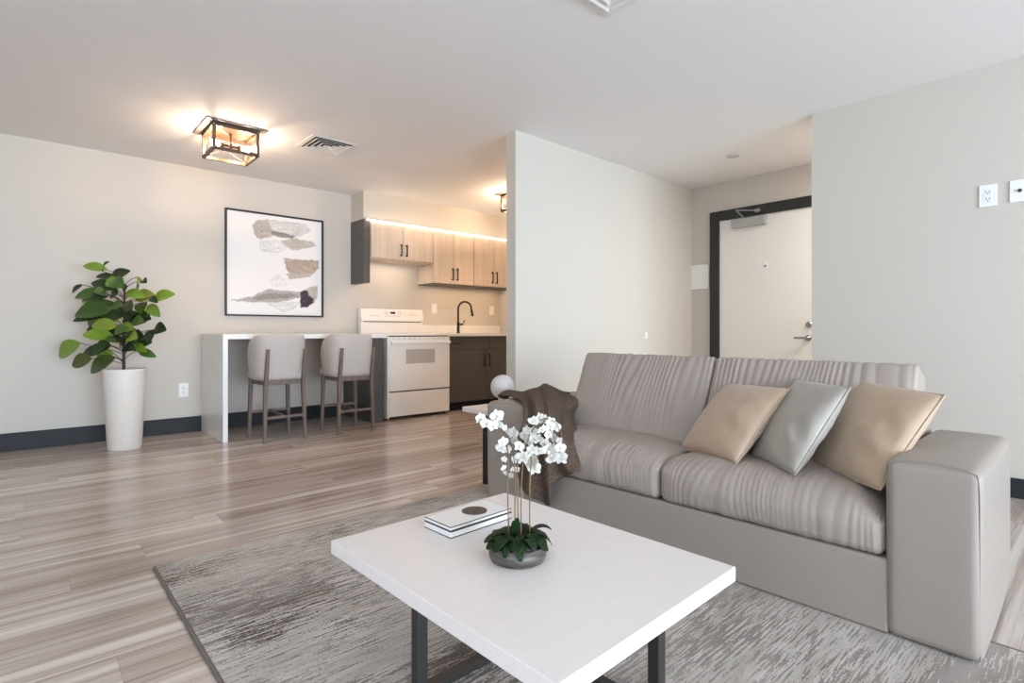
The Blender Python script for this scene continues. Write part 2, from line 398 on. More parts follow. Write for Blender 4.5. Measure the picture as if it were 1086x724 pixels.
bm = bmesh.new(); lathe(bm, [(.009, 0), (.009, .003)], 14); bmesh.ops.rotate(bm, verts=bm.verts, matrix=Matrix.Rotation(-PI/2, 3, 'Y')); bmesh.ops.translate(bm, verts=bm.verts, vec=(-.016, Yd(2.25), 1.55)); obj('peephole', bm, M['slot'], lf)
cl = obj('door_closer', B(-.065, -.012, Yd(2.235), Yd(2.565), 1.945, 2.03, .006), M['alu'], dr)
bm = bmesh.new(); bar(bm, (-.035, Yd(2.44), 2.03), (-.05, Yd(2.52), 2.12), .018, .01); bar(bm, (-.05, Yd(2.52), 2.12), (-.05, Yd(2.31), 2.085), .018, .01); box(bm, -.06, -.03, Yd(2.28), Yd(2.33), 2.07, 2.1)
obj('closer_arm', bm, M['steel'], cl)

# ------------------------------------------------------------------ rug, sofa, coffee table share one slight turn
ROT = math.radians(1.4)
rug = thing('area_rug', 'large grey distressed rug with brown streaks under the coffee table and sofa front', 'rug', (.362, 2.498, 0), math.radians(.6))
RX, RY = 1.735, 3.4
o = obj('rug_pile', B(.011, RX-.011, -RY, 0, .0, .010), M['rug'], rug)
obj('rug_binding', B(RX-.011, RX, -RY, 0, 0, .011, .003), M['rugedge'], rug)
o = obj('rug_binding', B(0, .011, -RY, 0, 0, .011, .003), M['rugedge'], rug); o['label'] = 'dark brown-grey bound rug edge'

# sofa: local origin at the near front corner of the sofa, +y away along the sofa, +x to its back
sofa = thing('sofa', 'long taupe two-seat sofa with gathered cushions and block arms', 'sofa', (1.93, .243, .011), ROT)
SL = 2.072; A1 = .227; A2 = SL-.298; SD = .74
bm = rbox(bmesh.new(), (SD-.02, A2-A1+.02, .225), .012, (2, 4, 2), c=((SD-.02)/2+.004, (A1+A2)/2, .1125))
obj('base', bm, M['sofa'], sofa, True)
def arm(y0, y1):
    w = y1-y0
    def fn(p, n, u):
        q = p.copy(); bul = .010*(1-u.y**2)*(1 if u.z > .2 else .4)
        if u.z > .6: q.z += .012*(1-u.y**2)*(1-u.x**4)
        q.x += n.x*.006*(1-u.z**2); q.y += n.y*.004*(1-u.x**2)
        return q
    a = obj('arm', rbox(bmesh.new(), (SD, w, .53), .028, (14, 8, 12), fn, (SD/2, (y0+y1)/2, .265)), M['sofa'], sofa, True)
    s = bmesh.new(); pts = []
    r = .03
    ya, yb = y0+.012, y1-.012; zt = .522
    pts = [(.009, ya-.004, .01), (.004, ya-.004, .3), (.004, ya-.002, zt-.03), (.006, ya+.012, zt-.002), (.006, ya+.05, zt+.007), (.006, (ya+yb)/2, zt+.010), (.006, yb-.05, zt+.007), (.006, yb-.012, zt-.002), (.004, yb+.002, zt-.03), (.004, yb+.004, .3), (.009, yb+.004, .01)]
    tube(s, smooth_path(pts, 5), .0012, 6)
    obj('seam', s, M['seam'], a, True)
arm(0, A1); arm(A2, SL)
obj('back_frame', rbox(bmesh.new(), (.14, A2-A1, .62), .03, (3, 6, 4), None, (SD-.07, (A1+A2)/2, .33)), M['sofa'], sofa, True)
CW = (A2-A1)/2
def seat_cushion(y0, seed):
    def fn(p, n, u):
        q = p.copy()
        puff = (1-u.y**4)*(1-(.2*u.x-.2)**2)
        if n.z > -.3: q.z += .035*(1-abs(u.y)**3)*(1-.6*u.x*u.x)*max(0, n.z)
        q.x += n.x*.02*(1-u.y**4)*(1-u.z**2)*(1 if n.x < 0 else 0)
        if u.z > -.2: q.z -= .034*max(0, (-u.x-.55)/.45)**2*(u.z+.2)/1.2
        if seed == 3.0 and u.z > -.5: q.z -= .035*max(0, (-u.y-.72)/.28)**2*(u.z+.5)/1.5
        # gathered creases running over the front edge
        ph = p.y*150+16*nz(p.y*5, seed, p.x*.9+p.z)+p.x*3
        am = (.35+.65*max(0, nz(p.y*5, seed+5, 2)+.5))
        front = max(0, 1-abs(u.x+.72)/.75)
        q += n*(.0042*(abs(math.sin(ph))-.5)*am*front*.95+.004*nz(p.x*9, p.y*16, seed))
        return q
    o = obj('seat_cushion', rbox(bmesh.new(), (.50, CW-.003, .165), .030, (18, 150, 6), fn, (.25+.001, y0+CW/2, .225+.083), 6), M['sofac'], sofa, True)
    s = bmesh.new()
    e = y0+.014
seat_cushion(A1, 3.0); seat_cushion(A1+CW, 9.0)
def back_cushion(y0, seed):
    lean = math.radians(24)
    def fn(p, n, u):
        q = p.copy()
        q.x += n.x*.018*(1-u.y**4)*(1-u.z**2)*(1 if n.x < 0 else .3)
        ph = p.y*120+14*nz(p.y*4, seed, p.z*.7)+p.z*1.5
        am = (.3+.7*max(0, nz(p.y*5, seed+5, 2)+.5)); top = max(0, min(1, (u.z+.9)/1.1))
        if n.x < .4: q += n*(.0052*(abs(math.sin(ph))-.5)*1.3*am*top+.003*nz(p.z*9, p.y*16, seed))
        q = Matrix.Rotation(lean, 3, 'Y') @ q
        return q
    obj('back_cushion', rbox(bmesh.new(), (.155, CW-.004, .44), .02, (6, 150, 18), fn, (.475, y0+CW/2, .565), 5), M['sofac'], sofa, True)
back_cushion(A1, 21.0); back_cushion(A1+CW, 31.0)

# cushions: four corners, in order bottom far, bottom near, top near, top far
def pillow(label, cs, thick, m, seed, cat='cushion'):
    P = [Vector(c) for c in cs]; ctr = sum(P, Vector())/4
    nrm = ((P[1]-P[0]).cross(P[3]-P[0])).normalized()
    if nrm.x > 0: nrm = -nrm
    n = 44; bm = bmesh.new(); g = {}
    for side in (1, -1):
        for i in range(n+1):
            for j in range(n+1):
                u, v = i/n*2-1, j/n*2-1
                if side == -1 and (i in (0, n) or j in (0, n)): g[(side, i, j)] = g[(1, i, j)]; continue
                pin = .03*(1-u*u)*abs(v)**3; pin2 = .03*(1-v*v)*abs(u)**3
                uu, vv = u*(1-pin2), v*(1-pin)
                a = (uu+1)/2; b = (vv+1)/2
                p = P[0]*(1-a)*(1-b)+P[1]*a*(1-b)+P[2]*a*b+P[3]*(1-a)*b
                h = (max(0, 1-u**2)*max(0, 1-v**2))**.42
                # radiating creases toward the lower near corner
                d = math.hypot(u-.7, v+.5); an = math.atan2(v+.5, u-.7)
                w = .0065*math.sin(v*9+u*2.2+seed+2.5*nz(u*1.5, v*2, seed))*max(0, min(1, (u-.05)/.5))*(1-abs(u)**6)*math.exp(-((v+.15)/.55)**2)+.005*nz(u*1.8, v*1.8, seed+side)+.0015*nz(u*7, v*7, seed)
                p = p+nrm*side*(thick*h+w*min(1, h*1.6))
                g[(side, i, j)] = bm.verts.new(p-ctr)
    for side in (1, -1):
        for i in range(n):
            for j in range(n):
                q = [g[(side, i, j)], g[(side, i+1, j)], g[(side, i+1, j+1)], g[(side, i, j+1)]]
                bm.faces.new(q if side == -1 else q[::-1])
    o = obj('throw_pillow', bm, m, None, True); o.location = ctr; o['label'] = label; o['category'] = cat; o['group'] = 'satin pillows on the sofa'
    bmx = bmesh.new(); bmx.from_mesh(o.data); bmesh.ops.recalc_face_normals(bmx, faces=bmx.faces); bmx.to_mesh(o.data); bmx.free()
    tb = bmesh.new(); ring = [(i, 0) for i in range(n)]+[(n, j) for j in range(n)]+[(n-i, n) for i in range(n)]+[(0, n-j) for j in range(n)]
    me = bmesh.new()
    def edge_pt(i, j):
        u, v = i/n*2-1, j/n*2-1; uu = u*(1-.03*(1-v*v)*abs(u)**3); vv = v*(1-.03*(1-u*u)*abs(v)**3); a = (uu+1)/2; b = (vv+1)/2
        return P[0]*(1-a)*(1-b)+P[1]*a*(1-b)+P[2]*a*b+P[3]*(1-a)*b-ctr
    pts = [edge_pt(*k) for k in ring]; pts.append(pts[0])
    tube(tb, pts, .0035, 6, False)
    obj('piping', tb, m, o, True)
    return o
pillow('champagne satin pillow on the sofa, leftmost and furthest from the near arm', [(2.170,1.299,.400),(1.990,.958,.425),(2.220,.857,.699),(2.360,1.180,.685)], .062, M['gold'], 1.0)
pillow('silver grey satin pillow leaning between the two tan ones', [(2.160,0.978,0.423),(1.960,0.738,0.433),(2.150,0.626,0.725),(2.360,0.878,0.727)], .058, M['silver'], 4.2)
pillow('tan satin pillow wedged against the near right arm of the sofa', [(2.250,.805,.398),(1.965,0.490,0.433),(2.220,0.375,0.715),(2.430,0.675,0.735)], .058, M['gold2'], 8.5)

# throw draped over the far arm
TG = [[(2.19,2.50,.50),(2.22,2.44,.548),(2.26,2.36,.552),(2.36,2.36,.565),(2.40,2.33,.575),(2.41,2.25,.56),(2.41,2.17,.55)],
 [(2.090,2.455,.532),(2.120,2.388,.569),(2.140,2.287,.565),(2.250,2.299,.584),(2.290,2.267,.600),(2.300,2.200,.572),(2.310,2.134,.560)],
 [(2.020,2.259,.550),(2.000,2.175,.556),(2.020,2.114,.558),(2.050,2.065,.562),(2.100,2.051,.556),(2.180,2.010,.556),(2.275,1.990,.535)],
 [(1.920,2.052,.542),(1.900,1.996,.530),(1.890,1.931,.519),(1.910,1.891,.518),(1.970,1.891,.505),(2.050,1.901,.489),(2.200,1.964,.466)],
 [(1.850,1.967,.474),(1.840,1.919,.453),(1.850,1.877,.446),(1.860,1.829,.444),(1.890,1.795,.441),(1.960,1.798,.437),(2.040,1.805,.436)],
 [(1.840,1.994,.396),(1.845,1.945,.370),(1.840,1.873,.368),(1.850,1.819,.370),(1.850,1.757,.380),(1.865,1.710,.388),(1.930,1.708,.400)],
 [(1.840,2.008,.275),(1.835,1.941,.274),(1.845,1.878,.279),(1.840,1.809,.288),(1.845,1.752,.302),(1.850,1.686,.318),(1.865,1.635,.337)],
 [(1.845,2.014,.193),(1.835,1.941,.191),(1.845,1.872,.185),(1.840,1.809,.185),(1.840,1.760,.236),(1.850,1.686,.279),(1.860,1.620,.307)],
 [(1.845,2.007,.147),(1.835,1.934,.132),(1.845,1.859,.110),(1.840,1.791,.100),(1.840,1.766,.212),(1.850,1.686,.264),(1.860,1.620,.298)]]
def sheet(grid, k):
    rows = [smooth_path(r, k) for r in grid]
    cols = [smooth_path([r[i] for r in rows], k) for i in range(len(rows[0]))]
    return [[cols[i][j] for i in range(len(cols))] for j in range(len(cols[0]))]
sh = sheet(TG, 9); org = Vector((2.0, 2.0, .5)); bm = bmesh.new(); vv = []
nr, nc = len(sh), len(sh[0])
for j, r in enumerate(sh):
    row = []
    for i, p in enumerate(r):
        s, t = i/(nc-1), j/(nr-1)
        w = .020*math.sin(s*21+3*nz(s*2, t*2.5, 1)+t*3)*min(1, .3+t*1.2)+.006*nz(s*6, t*9, 4)
        d = Vector((-.72, -.35, .6)).normalized() if t < .45 else Vector((-.9, -.4, .1)).normalized()
        row.append(bm.verts.new(p+d*(w+.009)-org))
    vv.append(row)
for j in range(nr-1):
    for i in range(nc-1): bm.faces.new((vv[j][i], vv[j][i+1], vv[j+1][i+1], vv[j+1][i]))
th = obj('throw_blanket', bm, M['throw'], None, True); th.location = org
th['label'] = 'brown knitted throw draped over the far arm of the sofa'; th['category'] = 'blanket'
md = th.modifiers.new('thick', 'SOLIDIFY'); md.thickness = .009; md.offset = 0

# ------------------------------------------------------------------ coffee table
TZ = .37
tb = thing('coffee_table', 'low coffee table with thick white top and black steel frame', 'table', (.920, .9935, .011), ROT)
hx, hy = .312, .402
obj('table_top', B(-hx, hx, -hy, hy, TZ-.011-.034, TZ-.011, .002), M['tabletop'], tb)
LX0, LX1, LY0, LY1 = -.185, .175, -.275, .175; lw = .030; zt = TZ-.011-.034
for x in (LX0, LX1):
    for y in (LY0, LY1): obj('leg', B(x-lw/2, x+lw/2, y-lw/2, y+lw/2, .0, zt, .002), M['tableleg'], tb)
for y in (LY0, LY1):
    for z in ((0, .022), (zt-.02, zt)): obj('frame_rail', B(LX0+lw/2, LX1-lw/2, y-.0135, y+.0135, *z), M['tableleg'], tb)
for x in (LX0, LX1):
    for z in ((0, .022), (zt-.02, zt)): obj('frame_rail', B(x-.0135, x+.0135, LY0+lw/2, LY1-lw/2, *z), M['tableleg'], tb)

def book(label, loc, rz, lx, ly, h, medal=False):
    b = thing('book', label, 'book', loc, rz, 'books on the coffee table')
    t = .0022
    obj('page_block', B(.003, lx-.004, .004, ly-.004, t, h-t), M['bookpage'], b)
    bm = B(0, lx, 0, ly, 0, t, .0006); box(bm, 0, lx, 0, ly, h-t, h, .0006); box(bm, 0, .0028, 0, ly, t, h-t)
    obj('cover', bm, M['bookcov'], b)
    e = bmesh.new(); d = .0006
    for z in (t/2, h-t/2):
        box(e, -d, lx+d, -d, d, z-.0011, z+.0011); box(e, -d, lx+d, ly-d, ly+d, z-.0011, z+.0011)
        box(e, -d, d, -d, ly+d, z-.0011, z+.0011); box(e, lx-d, lx+d, -d, ly+d, z-.0011, z+.0011)
    o = obj('cover_edge', e, M['bookline'], b); o['label'] = 'thin black edging of the book cover'
    if medal:
        m = bmesh.new(); lathe(m, [(.037, 0), (.037, .0012)], 40, (.132, .058, h)); o = obj('medallion', m, M['medal'], b); o['label'] = 'dark round emblem on the white cover'
    return b
book('thicker white book with black edges lying flat beneath the other', (.842, 1.186, TZ), math.radians(2.5), .225, .119, .0185)
book('thinner white book with dark round emblem, lying on top', (.842, 1.187, TZ+.0187), math.radians(2.5), .225, .118, .0115, True)

# ------------------------------------------------------------------ orchid
oc = thing('orchid', 'white orchid with two arching sprays in a low grey bowl on the coffee table', 'plant', (.890, .975, TZ))
bm = lathe(bmesh.new(), [(.060, 0), (.066, .003), (.070, .012), (.0715, .041), (.068, .041), (.066, .018), (.060, .012)], 48, cap=True)
obj('bowl', bm, M['bowl'], oc, True)
bm = bmesh.new(); rr = 14
prev = None
for k in range(9):
    r = .066*k/8
    ring = [bm.verts.new((r*math.cos(a*2*PI/24), r*math.sin(a*2*PI/24), .030+.014*(1-(k/8)**2)+.004*nz(r*90*math.cos(a), r*90*math.sin(a), 3))) for a in range(24)] if k else [bm.verts.new((0, 0, .045))]
    if k == 1:
        for a in range(24): bm.faces.new((prev[0], ring[a], ring[(a+1) % 24]))
    elif k: 
        for a in range(24): bm.faces.new((prev[a], ring[a], ring[(a+1) % 24], prev[(a+1) % 24]))
    prev = ring
obj('moss', bm, M['moss'], oc, True)
def strap(bm, base, az, ln, rise, w, droop=2.0):
    n = 10; c = Vector((math.cos(az), math.sin(az), 0)); s = Vector((-math.sin(az), math.cos(az), 0)); rows = []
    for i in range(n+1):
        t = i/n; p = Vector(base)+c*(ln*t*(1-.15*t))+Vector((0, 0, rise*t*(1-.5*droop*t)))
        ww = w*(math.sin(PI*min(1, (t*.88+.10)))**.5)
        rows.append([bm.verts.new(p+s*ww*q+Vector((0, 0, .18*ww*abs(q)))) for q in (-1, -.5, 0, .5, 1)])
    for a, b in zip(rows, rows[1:]):
        for q in range(4): bm.faces.new((a[q], a[q+1], b[q+1], b[q]))
bm = bmesh.new(); rd = random.Random(5)
for k in range(26):
    az = k/26*2*PI+rd.uniform(-.15, .15)
    strap(bm, (.016*math.cos(az), .016*math.sin(az), .040), az, rd.uniform(.058, .086), rd.uniform(.055, .085), rd.uniform(.014, .020), rd.uniform(1.8, 2.4))
for k in range(12):
    az = k/12*2*PI+rd.uniform(-.2, .2)
    strap(bm, (.008*math.cos(az), .008*math.sin(az), .045), az, rd.uniform(.03, .062), rd.uniform(.06, .085), .011, rd.uniform(1.2, 2.0))
RTX, RTY = .7455, -.6665
for off, hgt, lean in ((-.012, .075, .1), (-.004, .085, -.05)):
    strap(bm, (RTX*off, RTY*off, .045), 4.2, .02, hgt, .007, .6)
strap(bm, (.012, -.01, .05), math.atan2(RTY, RTX), .078, .085, .012, 1.55)
o = obj('leaves', bm, M['orleaf'], oc, True); md = o.modifiers.new('t', 'SOLIDIFY'); md.thickness = .0012
STEMS = [[(-.015,.014,.040),(-.018,.016,.165),(-.017,.015,.246),(-.026,.023,.298),(-.046,.041,.321),(-.070,.063,.330),(-.084,.075,.314),(-.097,.087,.292)],
 [(-.005,.004,.040),(-.005,.004,.165),(-.006,.005,.234),(-.015,.014,.280),(-.036,.032,.248),(-.050,.045,.224)],
 [(.002,-.002,.040),(0,0,.165),(0,0,.239),(.007,-.006,.262),(.019,-.017,.252),(.031,-.028,.220)],
 [(.006,-.006,.040),(.007,-.006,.165),(.012,-.011,.257),(.027,-.025,.314),(.048,-.043,.340),(.070,-.063,.328),(.084,-.075,.280),(.087,-.078,.243)],
 [(.022,-.020,.040),(.022,-.020,.165),(.024,-.022,.234),(.029,-.026,.280),(.043,-.038,.312),(.058,-.052,.314),(.070,-.063,.280)]]
for s in STEMS:
    pts = smooth_path(s, 7); n = len(pts)
    obj('stem', tube(bmesh.new(), pts, [.0017-.0008*i/n for i in range(n)], 7), M['orstem'], oc, True)
def flower_bm():
    bm = bmesh.new()
    def petal(az, ln, w, lift, cup):
        n = 7; c = Vector((0, math.cos(az), math.sin(az))); s = Vector((0, -math.sin(az), math.cos(az))); rows = []
        for i in range(n+1):
            t = i/n; ww = w*math.sin(PI*(.08+.88*t))**.75
            rows.append([bm.verts.new(c*(.001+ln*t)+s*ww*q+Vector((-(lift*math.sin(t*PI*.7))+cup*t*t-.0015*abs(q), 0, 0))) for q in (-1, -.4, .4, 1)])
        for a, b in zip(rows, rows[1:]):
            for q in range(3): bm.faces.new((a[q], a[q+1], b[q+1], b[q]))
    for az in (PI/2, PI/2+2.35, PI/2-2.35): petal(az, .0125, .0048, .001, .002)       # sepals
    for az in (PI/2+1.25, PI/2-1.25): petal(az, .0135, .0078, .003, .001)             # broad side petals
    petal(-PI/2, .006, .0028, .005, -.001)
    return bm
FL=[(-0.080,0.047,0.344,1.00),(-0.075,0.030,0.333,1.00),(-0.042,0.028,0.348,1.25),(-0.051,0.013,0.333,1.00),(-0.064,0.017,0.328,1.00),(-0.029,0.016,0.319,0.60),(0.012,0.028,0.299,1.25),(-0.003,0.031,0.306,0.60),(0.009,0.017,0.282,1.00),(-0.040,0.009,0.288,1.00),(-0.019,0.020,0.266,1.00),(-0.040,0.015,0.272,1.00),(-0.013,-0.019,0.277,1.00),(-0.009,-0.029,0.253,1.25),(0.005,-0.032,0.261,1.00),(0.019,0.023,0.234,1.00),(0.047,-0.011,0.233,1.25),(0.046,-0.012,0.213,1.25),(0.036,-0.004,0.223,1.00),(-0.038,0.005,0.246,0.60),(-0.035,0.013,0.224,0.60),(-0.015,0.025,0.206,0.60),(0.002,0.020,0.214,0.60),(0.015,0.020,0.210,0.60),(0.007,0.030,0.195,0.60),(0.009,-0.047,0.340,1.00),(0.043,-0.029,0.342,1.00),(0.056,-0.034,0.336,1.00),(0.059,-0.052,0.332,1.00),(0.028,-0.055,0.319,1.00),(0.058,-0.054,0.323,1.00),(-0.001,-0.038,0.317,1.00),(0.034,0.010,0.294,1.00),(0.047,-0.007,0.305,1.00),(0.033,-0.025,0.291,1.00),(0.030,-0.046,0.295,1.00),(0.041,0.002,0.279,1.00),(0.059,-0.046,0.301,1.00),(0.067,-0.024,0.274,1.00),(0.086,-0.044,0.287,1.00),(0.076,-0.068,0.287,0.60),(0.051,-0.054,0.268,1.25),(0.072,-0.055,0.268,1.00),(0.059,-0.060,0.258,1.00),(0.060,-0.086,0.274,1.00),(0.070,-0.081,0.247,1.25),(0.077,-0.039,0.237,1.00),(0.016,-0.057,0.269,1.00),(0.005,-0.047,0.273,1.00),(0.075,-0.055,0.318,1.00)]
f0 = None; rd = random.Random(11)
for x, y, z, s in FL:
    if f0 is None:
        f = f0 = obj('flower', flower_bm(), M['petal'], oc, True)
        v = bmesh.new(); lathe(v, [(.0004, -.003), (.0016, -.0015), (.0018, .0005), (.0005, .002)], 10)
        bmesh.ops.rotate(v, verts=v.verts, matrix=Matrix.Rotation(PI/2, 3, 'Y')); bmesh.ops.translate(v, verts=v.verts, vec=(-.003, 0, 0))
        f0l = obj('flower_lip', v, M['bud'], f, True)
    else:
        f = f0.copy(); COL.objects.link(f); f.parent = oc
        c = f0l.copy(); COL.objects.link(c); c.parent = f
    f.location = (x, y, z); f.scale = (s, s, s)
    f.rotation_euler = (rd.uniform(-.4, .4), rd.uniform(-.5, .35), math.radians(45)+rd.uniform(-.8, .8))

# ------------------------------------------------------------------ side table and globe lamp behind the sofa's far arm
st = thing('side_table', 'white topped side table with flat black legs behind the far arm of the sofa', 'table', (2.24, 2.547, 0))
obj('table_top', B(-.20, .22, -.205, .205, .42, .45, .003), M['tabletop'], st)
for s in (-1, 1): obj('leg', B(s*.175-.006, s*.175+.006, -.024, .024, .0, .42, .002), M['black'], st)
for z in (0, .408): obj('leg_rail', B(-.169, .169, -.024, .024, z, z+.012), M['black'], st)
lp = thing('globe_lamp', 'round frosted white globe lamp behind the far sofa arm', 'lamp', (2.285, 2.645, .45))
bm = bmesh.new(); lathe(bm, [(.0785*math.sin(PI*(.12+.88*k/20)) if k < 20 else .0005, .116-.0785*math.cos(PI*(.12+.88*k/20))) for k in range(21)], 40)
obj('globe_shade', bm, M['globe'], lp, True)
obj('lamp_base', lathe(bmesh.new(), [(.040, 0), (.040, .012), (.031, .018), (.029, .048)], 32), M['globe'], lp, True)

# ------------------------------------------------------------------ planter and plant
pl = thing('potted_plant', 'broad-leaved green plant in a tall tapering white planter against the left wall', 'plant', (.574, 5.23, 0))
bm = lathe(bmesh.new(), [(.108, 0), (.113, .006), (.145, .622), (.145, .63), (.136, .63), (.132, .59)], 56)
obj('planter', bm, M['pot'], pl, True)
obj('soil', lathe(bmesh.new(), [(.1335, .585), (.1335, .60)], 32), M['soil'], pl)
K = .001336; R3 = Vector((.7455, -.6665, 0)); F3 = Vector((.6665, .7455, 0))
def Q(x, y, w=0): return R3*((x-390)*.00120)+Vector((0, 0, .625+(670-y)*.00130))+F3*w
bm = bmesh.new()
tube(bm, smooth_path([Q(384, 700), Q(384, 560), Q(386, 400), Q(388, 260), Q(392, 150)], 5), [.0125-.008*i/21 for i in range(21)], 8)
tube(bm, smooth_path([Q(392, 560, .0), Q(408, 510, .02), Q(408, 440, .03)], 4), .006, 6)
tube(bm, smooth_path([Q(380, 615), Q(345, 600, -.02), Q(300, 585, -.03)], 4), .005, 6)
obj('trunk', bm, M['trunk'], pl, True)
D, MID, LT = (38, 56, 24), (70, 94, 34), (122, 146, 48)
LV = [(335,75,203,55,40,LT),(350,90,450,42,25,D),(275,105,160,105,32,D),(330,185,160,145,50,D),(195,165,135,215,25,D),(320,140,455,78,60,D),(380,150,300,150,50,LT),(400,140,520,190,58,MID),(500,130,565,150,35,D),(475,110,522,150,16,LT),(415,240,535,215,65,LT),(530,240,670,210,55,LT),(560,235,645,270,30,D),(515,280,620,352,48,LT),(350,215,180,245,50,MID),(185,245,50,268,30,LT),(345,290,125,350,90,MID),(345,250,235,220,45,D),(295,345,115,380,45,D),(205,370,140,415,75,MID),(190,430,270,440,40,D),(400,330,298,370,65,D),(470,330,395,350,32,D),(415,310,460,290,50,D),(400,410,265,410,58,LT),(410,420,530,428,48,LT),(420,385,500,375,45,D),(500,380,575,385,50,MID),(525,340,588,366,22,D),(545,430,672,435,62,D),(620,430,645,512,42,D),(480,470,575,482,52,LT),(415,480,470,490,45,D),(425,530,530,550,42,D),(490,510,600,510,16,D),(420,560,533,600,36,MID),(368,490,293,495,32,D),(360,520,283,575,48,D),(175,500,290,455,62,MID),(182,510,55,592,80,LT),(270,560,135,577,50,D),(345,598,190,690,72,MID),(280,575,200,580,42,LT),(268,600,160,640,66,MID),(395,215,450,170,50,D),(386,230,330,245,50,D),(470,260,510,335,52,MID),(430,370,440,330,42,D)]
rx = random.Random(17)
for k in range(34):                     # inner leaves close to the stem
    a = rx.uniform(0, 2*PI); y0 = rx.uniform(180, 540); L_ = rx.uniform(80, 165); x0 = 388+12*math.cos(a)
    LV.append((x0+18*math.cos(a), y0, x0+L_*math.cos(a), y0+rx.uniform(-30, 45), rx.uniform(40, 60), rx.choice((D, D, MID, MID, LT))))
bm = bmesh.new(); tone = bm.loops.layers.float_color.new('tone'); rd = random.Random(3); pet = bmesh.new()
for bx, by, tx, ty, w, c in LV:
    rad = max(30, abs((bx+tx)/2-390)); w0 = rd.uniform(-.17, .12)*(1.1-min(1, rad/320)*.4); w1 = w0+rd.uniform(-.10, .02)
    p0 = Q(bx, by, w0); p1 = Q(tx, ty, w1); ax = p1-p0; ln = ax.length
    # blade faces the viewer and upward
    up = Vector((0, 0, 1)); side = ax.cross((-F3+up*.5)).normalized(); nrm = side.cross(ax).normalized()
    if nrm.z < 0: nrm = -nrm
    n = 10; rows = []; hw = w*K*.72
    for i in range(n+1):
        t = i/n; ww = hw*(math.sin(PI*(.02+.96*t**.9)))**.78; ar = .10*ln*math.sin(PI*t)
        rows.append([bm.verts.new(p0+ax*t+nrm*(ar+.22*ww*abs(q))+side*ww*q) for q in (-1, -.5, 0, .5, 1)])
    lc = lin([v*rd.uniform(.88, 1.1) for v in c]); dk = tuple(v*.72 for v in lc)
    for i in range(n):
        for q in range(4):
            f = bm.faces.new((rows[i][q], rows[i][q+1], rows[i+1][q+1], rows[i+1][q]))
            for l in f.loops: l[tone] = (*lc, 1)
    if rad < 150 or rd.random() < .5:
        tgt = Q(386, min(640, by+50), 0); tube(pet, smooth_path([tgt, (tgt+p0)/2+Vector((0, 0, .012)), p0], 4), .0026, 5)
    else:
        tgt = Q(390+(bx-390)*.35, by+40, w0*.4); tube(pet, smooth_path([Q(386, min(640, by+70), 0), tgt, p0], 4), .0026, 5)
o = obj('foliage', bm, M['leaf'], pl, True)
obj('petioles', pet, M['trunk'], pl, True)

# ------------------------------------------------------------------ framed art
ar = thing('framed_picture', 'square abstract print of grey and tan stone shapes in a thin black frame', 'picture', (1.885, YB, 1.59))
aw, ah = .479, .516
bm = bmesh.new(); t = .016
box(bm, -aw, aw, -.032, -.001, -ah, -ah+t); box(bm, -aw, aw, -.032, -.001, ah-t, ah); box(bm, -aw, -aw+t, -.032, -.001, -ah+t, ah-t); box(bm, aw-t, aw, -.032, -.001, -ah+t, ah-t)
obj('frame', bm, M['frame'], ar)
def uv(x, y):
    u = (x-45)/555; yt = 60+70*u; yb = 672+8*u; return (u, (yb-y)/(yb-yt))
SH = [([(180,150),(215,120),(270,115),(300,170),(310,200),(285,215),(215,230),(195,195)], (176,164,154), .9),
 ([(270,115),(330,120),(500,140),(530,180),(440,220),(380,205),(300,190)], (206,202,199), .8),
 ([(290,185),(340,190),(435,212),(420,226),(350,215),(300,205)], (128,120,113), .9),
 ([(350,240),(430,225),(540,245),(565,268),(480,285),(430,295),(385,275)], (186,177,167), .95),
 ([(225,240),(350,240),(390,280),(330,310),(230,300)], (222,219,216), .7),
 ([(365,340),(440,350),(585,355),(580,400),(545,430),(400,430),(380,400)], (176,158,140), .95),
 ([(380,432),(550,432),(520,450),(400,466)], (184,170,157), .9),
 ([(65,592),(180,570),(270,525),(400,537),(470,540),(460,572),(380,590),(330,600),(200,602)], (172,165,159), .9),
 ([(190,575),(270,550),(400,548),(450,556),(380,575),(210,588)], (140,133,128), .75),
 ([(500,520),(575,503),(575,560),(560,602),(540,590)], (180,170,160), .9),
 ([(250,600),(330,602),(460,600),(430,640),(360,657)], (220,217,214), .7),
 ([(290,470),(330,440),(370,470),(390,500),(300,505)], (226,223,221), .6),
 ([(465,540),(505,530),(520,560),(552,580),(547,606),(500,630),(465,632)], (46,38,48), 1)]
SH = [([uv(*p) for p in s], c, a) for s, c, a in SH]
def sdist(poly, x, y):
    ins = False; best = 9
    n = len(poly)
    for i in range(n):
        (x1, y1), (x2, y2) = poly[i], poly[(i+1) % n]
        if (y1 > y) != (y2 > y) and x < (x2-x1)*(y-y1)/(y2-y1)+x1: ins = not ins
        dx, dy = x2-x1, y2-y1; tt = max(0, min(1, ((x-x1)*dx+(y-y1)*dy)/(dx*dx+dy*dy+1e-12)))
        best = min(best, math.hypot(x-x1-tt*dx, y-y1-tt*dy))
    return -best if ins else best
bm = bmesh.new(); ink = bm.verts.layers.float_color.new('ink'); NG = 150; gv = []
